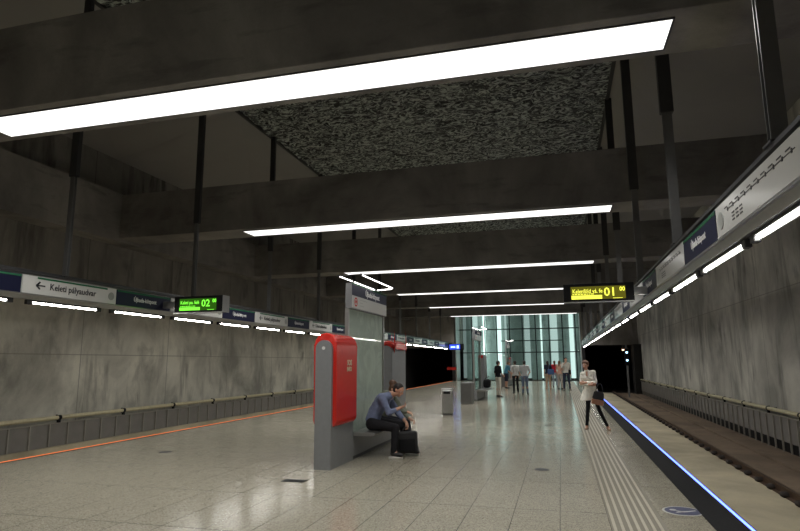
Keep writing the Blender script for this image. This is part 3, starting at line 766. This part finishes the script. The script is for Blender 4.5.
def standing(name, lab, loc, heading, look, pose=None, k=1.0, voxel=.014, near=False):
    """local frame: +x = figure's right, +y = forward. look: dict of garment settings"""
    t = thing('person', lab, 'person', loc); t.rotation_euler.z = heading
    P = dict(aR=(.11, -.02, .085), aL=(-.11, .0, .085), kR=(.10, .02, .49), kL=(-.10, .02, .49), hR=(.09, 0, .90), hL=(-.09, 0, .90),
             waist=(0, 0, 1.08), chest=(0, .0, 1.26), sR=(.175, 0, 1.415), sL=(-.175, 0, 1.415), neck=(0, .0, 1.46), head=(0, .025, 1.60),
             eR=(.225, -.03, 1.14), eL=(-.225, -.03, 1.14), wR=(.22, .06, .90), wL=(-.22, .06, .90), face=(0, 1, 0), toeR=None, toeL=None, hdR=None, hdL=None, curl=.5)
    if pose: P.update(pose)
    g = {a: (Vector(b) if isinstance(b, tuple) else b) for a, b in P.items()}
    for s in 'RL':
        if g['toe'+s] is None: g['toe'+s] = g['a'+s]+V(.02 if s == 'R' else -.02, .15, -.045)
        if g['hd'+s] is None: g['hd'+s] = g['w'+s]-g['e'+s]
    slim = look.get('slim', 1.0)
    hc, s_, u_, R_ = head_caps(g['head'], g['face'], V(0, 0, 1), look.get('hk', 1))
    body = list(hc)
    body.append((g['neck']-V(0, 0, .03), .058*slim, g['head']-V(0, 0, .06), .05*slim))
    body += [(g['hR'], .098*slim, g['hL'], .098*slim), (g['hR']+V(0, 0, .03), .09*slim, g['waist']+V(.035, 0, 0), .082*slim), (g['hL']+V(0, 0, .03), .09*slim, g['waist']-V(.035, 0, 0), .082*slim),
             (g['waist']+V(.04, 0, 0), .082*slim, g['chest']+V(.06, 0, 0), .096*slim), (g['waist']-V(.04, 0, 0), .082*slim, g['chest']-V(.06, 0, 0), .096*slim),
             (g['chest'], .10*slim, g['neck']-V(0, 0, .03), .07*slim), (g['sR'], .056*slim, g['sL'], .056*slim), (g['chest']+V(.06, 0, .02), .09*slim, g['sR']-V(.03, 0, .01), .06*slim), (g['chest']-V(.06, 0, -.02), .09*slim, g['sL']+V(.03, 0, -.01), .06*slim)]
    body += [(g['neck']+V(0, .045, -.03), .030, g['neck']+V(0, .088, -.115), .022)] if look.get('vneck') else []
    nv = 1 if look.get('vneck') else 0
    shirt = [(c if c[0] == 'e' else (c[0], c[1]+.016, c[2], c[3]+.016)) for c in body[len(hc)+2:len(body)-nv]]
    shirt = [c for c in shirt]
    shirt.append((g['hR']+V(0, 0, .06), .105*slim, g['hL']+V(0, 0, .06), .105*slim))
    trous = [(g['hR']+V(0, 0, .02), .108*slim, g['hL']+V(0, 0, .02), .108*slim)]
    shoes = []
    lw = look.get('leg', 1.0)
    for s in 'RL':
        h, kn, a, toe = g['h'+s], g['k'+s], g['a'+s], g['toe'+s]
        calf = kn+(a-kn)*.3+V(0, -.012, 0)
        body += [(h, .090*slim, kn, .052*slim), (kn, .052*slim, calf, .053*slim), (calf, .053*slim, a, .034), (a-V(0, .03, .02), .036, toe, .026), (a-V(0, .03, .035), .032, toe-V(0, 0, .004), .024)]
        tl = look.get('trouser_len', 1)     # 1 ankle, .5 knee
        if tl > .5:
            t2 = (tl-.5)*2; en = kn+(a-kn)*t2*.92
            trous += [(h, .100*slim*lw**.5, kn, .064*lw), (kn, .064*lw, en, .052*lw if t2 > .8 else .058*lw)]
        else: trous += [(h, .104*slim, h+(kn-h)*tl*2, .080)]
        shoes.append([(a-V(0, .035, .038), .040, toe-V(0, 0, .004), .034), (a-V(0, .02, .01), .040, a-V(0, .02, .05), .042)])
        S_, E_, Wp = g['s'+s], g['e'+s], g['w'+s]
        body += [(S_, .052*slim, E_, .039*slim), (E_, .039*slim, E_+(Wp-E_)*.3, .038*slim), (E_+(Wp-E_)*.3, .038*slim, Wp, .025)]
        nrm = V(-1 if s == 'R' else 1, .2, 0) if ('pn'+s) not in g else g['pn'+s]
        body += hand(Wp, g['hd'+s], nrm, (1 if s == 'R' else -1), g['curl'], 1.0 if near else 1.15)
        sl = look.get('sleeve', .5)
        if sl <= .5: shirt += [(S_, .068*slim, S_+(E_-S_)*sl*2, .054*slim)]
        else:
            shirt += [(S_, .068*slim, E_, .054*slim), (E_, .054*slim, E_+(Wp-E_)*(sl-.5)*2, .042)]
    bo = remeshed('body', body, voxel*.55 if near else voxel, look.get('skin', M['skin']), t)
    if look.get('skirt'):
        z0, r0 = look['skirt']; mid = (g['hR']+g['hL'])/2; dr = look.get('drift', 0)
        shirt.append(('f', V(mid.x+.01, mid.y, mid.z+.22), .125, .11, V(mid.x+dr, mid.y-.01, z0), r0, .135))
    vx = voxel*.6 if near else voxel
    remeshed('trousers', trous, vx, look['trousers'], t, .012)
    for q in shoes: remeshed('shoe', q, vx, look['shoes'], t)
    sh = remeshed('shirt', shirt, vx, look['shirt'], t, .02 if near else .012)
    h = g['head']; f = g['face'].normalized()
    if look.get('hair'):
        style = look.get('style', 'short')
        hr = [('e', h+u_*.044-f*.014, (.083, .097, .086), R_), ('e', h-f*.045+u_*.0, (.074, .062, .085), R_)]
        if style == 'long': hr += [(h-f*.06, .07, h-f*.085-u_*.20, .055)]
        if style == 'bun': hr += [('e', h-f*.115+u_*.05, (.045, .045, .045), R_)]
        remeshed('hair', hr, vx, look['hair'], t)
    if near: face_bits(t, h, f, V(0, 0, 1))
    return t, g

WHITE = cloth('white_blouse', (.82, .79, .71)); BLACKC = cloth('black_cloth', (.012, .012, .014)); NAVYC = cloth('navy_cloth', (.02, .025, .045))
# woman waiting with crossed arms: faces the camera, slightly turned
standing('person', 'woman in a loose white tunic and black leggings with folded arms by the tactile strip', (.74, 15.52, 0), PI-.12,
    dict(shirt=WHITE, trousers=BLACKC, shoes=simple('nude_flats', (.40, .27, .19), .5), hair=HAIRB, style='short', sleeve=.86, leg=.78, slim=.80, skirt=(.73, .20), drift=.10, vneck=True, hk=.92),
    dict(aR=(.20, .0, .085), aL=(-.29, .0, .085), kR=(.15, .06, .48), kL=(-.12, .05, .49), hR=(.11, 0, .92), hL=(-.03, 0, .91), toeR=(.215, .11, .03), toeL=(-.34, .08, .03),
         waist=(.06, 0, 1.10), chest=(.10, .0, 1.28), sR=(.235, -.0, 1.385), sL=(-.03, 0, 1.43), neck=(.125, .01, 1.47), head=(.15, .035, 1.615),
         eR=(.28, .02, 1.14), eL=(-.07, .04, 1.17), wR=(.05, .17, 1.12), wL=(.17, .15, 1.17), face=(.22, 1, -.02), hdR=(-1, .1, .1), hdL=(1, .1, -.1), pnR=(0, -1, 0), pnL=(0, -1, 0), curl=.7),
    near=True, voxel=.0095)[0].scale = (1, 1, .972)
def handbag(loc, lab):
    t = thing('handbag', lab, 'handbag', loc)
    m = MB(); m.prism([(-.14, .12), (.14, .12), (.11, .32), (-.11, .32)], 'y', -.06, .06)
    bmesh.ops.bevel(m.bm, geom=list(m.bm.edges), offset=.02, segments=2, affect='EDGES'); m.build('bag_body', simple('black_leather', (.012, .011, .011), .4), t)
    m = MB(); m.box(-.142, .142, -.066, .066, 0, .125, .02); m.build('bag_bottom', simple('tan_leather', (.30, .14, .08), .45), t)
    for s in (-1, 1):
        m = MB(); pr = None
        for i in range(11):
            a = PI*i/10; p = V(.075*math.cos(a), s*.03, .31+.20*math.sin(a))
            if pr: m.tube(pr, p, .008, n=8)
            pr = p
        m.build('handle', M['ink'], t)
    return t
o = handbag((.80, 15.27, .62), 'black handbag with tan bottom hanging from the folded arms of the waiting woman'); o.rotation_euler.y = .2

# seated man: local coordinates are world offsets
def seated(lab, ox, oy, look, near=True):
    t = thing('person', lab, 'person', (ox, oy, 0))
    g = look['g']; g = {a: Vector(b) for a, b in g.items()}
    hc, s_, u_, R_ = head_caps(g['head'], g['face'], g.get('up', V(0, 0, 1)))
    body = list(hc)+[(g['neck'], .056, g['head']-V(.012, 0, .05), .052),
        (g['hN'], .10, g['hF'], .10), (g['hip'], .125, g['waist'], .115), (g['waist'], .115, g['chest'], .125), (g['chest'], .125, g['neck'], .065), (g['sN'], .058, g['sF'], .058)]
    shirt = [(g['hip']+V(0, 0, .04), .135, g['waist'], .132), (g['waist'], .132, g['chest'], .143), (g['chest'], .143, g['neck']-V(.02, 0, .015), .072), (g['sN'], .074, g['sF'], .074),
             (g['sN'], .07, g['neck']-V(.03, 0, .03), .07), (g['sF'], .07, g['neck']-V(.03, 0, .03), .07), (g['chest']-V(0, .06, 0), .11, g['sN'], .07), (g['chest']+V(0, .06, 0), .11, g['sF'], .07)]
    tr = [(g['hN'], .12, g['hF'], .12)]; shoes = []; soles = []
    for s in 'NF':
        h, k, a, toe = g['h'+s], g['k'+s], g['a'+s], g['t'+s]
        body += [(h, .092, k, .056), (k, .056, a, .038), (a, .038, toe, .028)]
        tr += [(h, .108, k, .074), (k, .074, a+V(0, 0, .02), .058)]
        shoes.append([(a-V(.02, 0, .020), .044, toe+V(0, 0, .012), .036), (a+V(0, 0, .01), .046, a-V(0, 0, .02), .046)])
        soles += [('f', V(a.x+.045, (a.y+toe.y)/2, .034), .135, .048, V(a.x+.045, (a.y+toe.y)/2, .001), .13, .045)]
        S_, E_, Wp = g['s'+s], g['e'+s], g['w'+s]
        body += [(S_, .05, E_, .04), (E_, .04, Wp, .027)]+hand(Wp, g['d'+s], g['p'+s], 1 if s == 'N' else -1, .9)
        shirt += [(S_, .072, E_, .058), (E_, .058, E_+(Wp-E_)*look.get('cuff', .75), .042)]
    remeshed('body', body, .0075, look.get('skin', M['skin']), t)
    remeshed('trousers', tr, .011, look['trousers'], t, .014)
    remeshed('shirt', shirt, .010, look['shirt'], t, .022)
    for q, w in zip(shoes, soles): remeshed('shoe_sole', [w], .008, look['soles'], remeshed('shoe', q, .009, look['shoes'], t))
    h, f = g['head'], g['face'].normalized()
    hr = [('e', h+u_*.042-f*.018, (.084, .096, .084), R_), ('e', h-f*.045, (.074, .062, .085), R_)]
    if look.get('bun'): hr += [('e', h-f*.07+u_*.09, (.075, .085, .07), R_)]
    remeshed('hair', hr, .010, look['hair'], t, .01)
    face_bits(t, h, f, V(0, 0, 1))
    return t
SHOEB = simple('black_canvas', (.015, .015, .016), .6); SOLE = simple('white_rubber', (.55, .54, .5), .5)
seated('man in a blue shirt and black trousers bent over a phone on the kiosk bench', -3.19, 10.42, dict(
    shirt=cloth('blue_shirt', (.15, .18, .28)), trousers=BLACKC, shoes=SHOEB, soles=SOLE, hair=HAIRD, cuff=.55,
    g=dict(hip=(-.17, 0, .60), hN=(-.15, -.11, .57), hF=(-.15, .11, .57), waist=(-.12, 0, .78), chest=(.02, 0, .98), neck=(.19, 0, 1.09), head=(.33, -.03, 1.17), face=(.85, -.30, -.48),
           sN=(.06, -.19, 1.04), sF=(.06, .19, 1.04), kN=(.31, -.17, .52), kF=(.38, .18, .52), aN=(.28, -.20, .105), aF=(.47, .20, .105), tN=(.43, -.235, .055), tF=(.62, .22, .055),
           eN=(.20, -.20, .78), eF=(.27, .17, .74), wN=(.37, -.10, .86), wF=(.44, .07, .60), dN=(.9, .3, .25), dF=(.35, .0, -.8), pN=(.1, .2, .9), pF=(-.6, 0, -.3))))
t = thing('mobile_phone', 'dark mobile phone held in the hand of the man in blue', 'phone', (-2.695, 10.35, .955)); t.rotation_euler = (0, -.55, .2)
MB().box(-.035, .035, -.035, .035, -.004, .004, .002).build('phone_case', M['black'], t); MB().box(-.031, .031, -.031, .031, .0041, .0048).build('phone_screen', simple('phone_glass', (.05, .06, .09), .1), t)
seated('person with a high brown hair bun sitting behind the man in blue', -3.28, 11.05, dict(
    shirt=cloth('grey_green_jacket', (.17, .18, .14)), trousers=cloth('dark_jeans', (.02, .022, .03)), shoes=SHOEB, soles=simple('dark_sole', (.03, .03, .03), .6), hair=HAIRB, bun=True, cuff=.85,
    g=dict(hip=(-.12, 0, .60), hN=(-.12, -.11, .57), hF=(-.12, .11, .57), waist=(-.08, 0, .78), chest=(.0, 0, 1.0), neck=(.07, 0, 1.09), head=(.14, 0, 1.15), face=(.9, -.1, -.55),
           sN=(.02, -.18, 1.06), sF=(.02, .18, 1.06), kN=(.36, -.12, .52), kF=(.36, .14, .52), aN=(.36, -.14, .095), aF=(.42, .16, .095), tN=(.50, -.15, .045), tF=(.55, .17, .045),
           eN=(.20, -.20, .80), eF=(.2, .2, .8), wN=(.44, -.12, .74), wF=(.44, .05, .60), dN=(.8, .3, -.3), dF=(.8, -.1, -.3), pN=(-.2, .2, -.9), pF=(-.2, 0, -.9))))
# black laptop bag
t = thing('laptop_bag', 'black soft laptop bag held upright by the feet of the man in blue', 'bag', (-2.72, 10.47, .07)); t.rotation_euler = (0, -.05, .25)
m = MB(); m.box(-.19, .19, -.055, .055, 0, .37, .03); m.build('bag_body', simple('black_nylon', (.010, .010, .011), .7), t)
m = MB(); m.box(-.15, .15, -.068, -.05, .03, .25, .01); m.build('front_pocket', M['black'], t)
m = MB(); pr = None
for i in range(9):
    a = PI*i/8; p = V(.07*math.cos(a), 0, .37+.075*math.sin(a))
    if pr: m.tube(pr, p, .009, n=8)
    pr = p
m.build('handle', M['ink'], t)

# people near the glass
JEAN = cloth('blue_jeans', (.13, .17, .24)); KHAKI = cloth('pale_trousers', (.60, .56, .48)); GREYT = cloth('grey_tee', (.52, .53, .54))
standing('person', 'man in a black shirt and pale trousers standing beside the distant kiosk', (-2.96, 28.9, 0), -.9, dict(shirt=BLACKC, trousers=KHAKI, shoes=SHOEB, hair=HAIRD, sleeve=.45), dict(eR=(.24, .02, 1.13), wR=(.12, .22, 1.0)), voxel=.016)
standing('person', 'man in a grey t-shirt and light jeans seen from behind near the glass wall', (-1.82, 30.9, 0), .1, dict(shirt=GREYT, trousers=JEAN, shoes=SHOEB, hair=HAIRD, sleeve=.45), dict(aR=(.13, 0, .085), aL=(-.12, 0, .085), eR=(.27, -.02, 1.16), eL=(-.27, -.02, 1.16), wR=(.2, .16, 1.0), wL=(-.2, .16, 1.0)), k=1, voxel=.016)
standing('person', 'person in a white top and black trousers half hidden beside the man in grey', (-2.38, 32.2, 0), .4, dict(shirt=cloth('white_top', (.5, .5, .48)), trousers=BLACKC, shoes=SHOEB, hair=HAIRD, sleeve=.5, slim=.9), voxel=.016)
standing('person', 'man in a blue shirt and dark shorts bending slightly by the glass wall', (-3.42, 38.3, 0), -1.1, dict(shirt=cloth('teal_shirt', (.06, .20, .28)), trousers=NAVYC, shoes=SHOEB, hair=HAIRL, sleeve=.5, trouser_len=.5), dict(chest=(0, .08, 1.25), sR=(.175, .12, 1.38), sL=(-.175, .12, 1.38), neck=(0, .14, 1.42), head=(0, .2, 1.56), eR=(.2, .2, 1.12), wR=(.12, .34, .98), eL=(-.2, .2, 1.12), wL=(-.12, .34, .98)), voxel=.018)
standing('person', 'woman with long dark hair in a navy top and beige shorts in the distant group', (-.80, 37.6, 0), .35, dict(shirt=NAVYC, trousers=cloth('beige_shorts', (.44, .33, .22)), shoes=simple('tan_shoes', (.3, .18, .1), .6), hair=HAIRD, style='long', sleeve=.35, trouser_len=.55, slim=.92), dict(head=(0, .03, 1.58)), voxel=.016)
standing('person', 'person in a bright red top in the distant group', (-.42, 40.3, 0), .1, dict(shirt=cloth('red_top', (.55, .03, .05)), trousers=cloth('pale_blue_skirt', (.30, .36, .42)), shoes=SHOEB, hair=HAIRB, style='long', sleeve=.4, slim=.9), voxel=.018)
standing('person', 'child in a peach top beside the man holding his hand to his face', (-.10, 37.3, 0), -.5, dict(shirt=cloth('peach_top', (.55, .33, .24)), trousers=cloth('pale_child_trousers', (.40, .35, .32)), shoes=SHOEB, hair=HAIRL, style='long', sleeve=.4, slim=.85), voxel=.016)
standing('person', 'man in a white shirt and dark trousers holding a hand to his face', (.27, 35.7, 0), PI+.2, dict(shirt=cloth('pale_shirt', (.50, .48, .42)), trousers=NAVYC, shoes=SHOEB, hair=HAIRD, sleeve=.75), dict(aR=(.16, .02, .085), aL=(-.16, 0, .085), kR=(.13, .02, .49), kL=(-.13, .02, .49), eR=(.26, .16, 1.22), wR=(.10, .22, 1.45), hdR=(-.5, -.2, .8), head=(0, .03, 1.63)), voxel=.015)[0].scale = (1.08, 1.08, 1.08)
t = thing('shoulder_bag', 'blue denim shoulder bag on the back of the woman in navy', 'bag', (-.62, 37.42, .88)); t.rotation_euler.z = .3
MB().box(-.20, .20, -.07, .07, 0, .32, .05).build('bag_body', cloth('denim_bag', (.08, .14, .30)), t); MB().tube((-.15, 0, .3), (-.05, .06, .62), .012).build('strap', JEAN, t)
t = thing('travel_bag', 'black soft bag on the distant kiosk bench beside the man in black', 'bag', (-3.40, 28.05, .12))
MB().box(-.17, .17, -.2, .2, .345, .74, .1).build('bag_body', M['black'], t); MB().tube((-.1, 0, .75), (.1, 0, .88), .02).build('handle', M['ink'], t)
t = thing('crossbody_bag', 'dark bag with a strap at the hip of the man in the white shirt', 'bag', (.46, 35.68, .92))
MB().box(-.07, .07, -.1, .1, 0, .26, .03).build('bag_body', M['black'], t); MB().tube((0, 0, .24), (-.16, .02, .5), .014).build('strap', M['ink'], t)
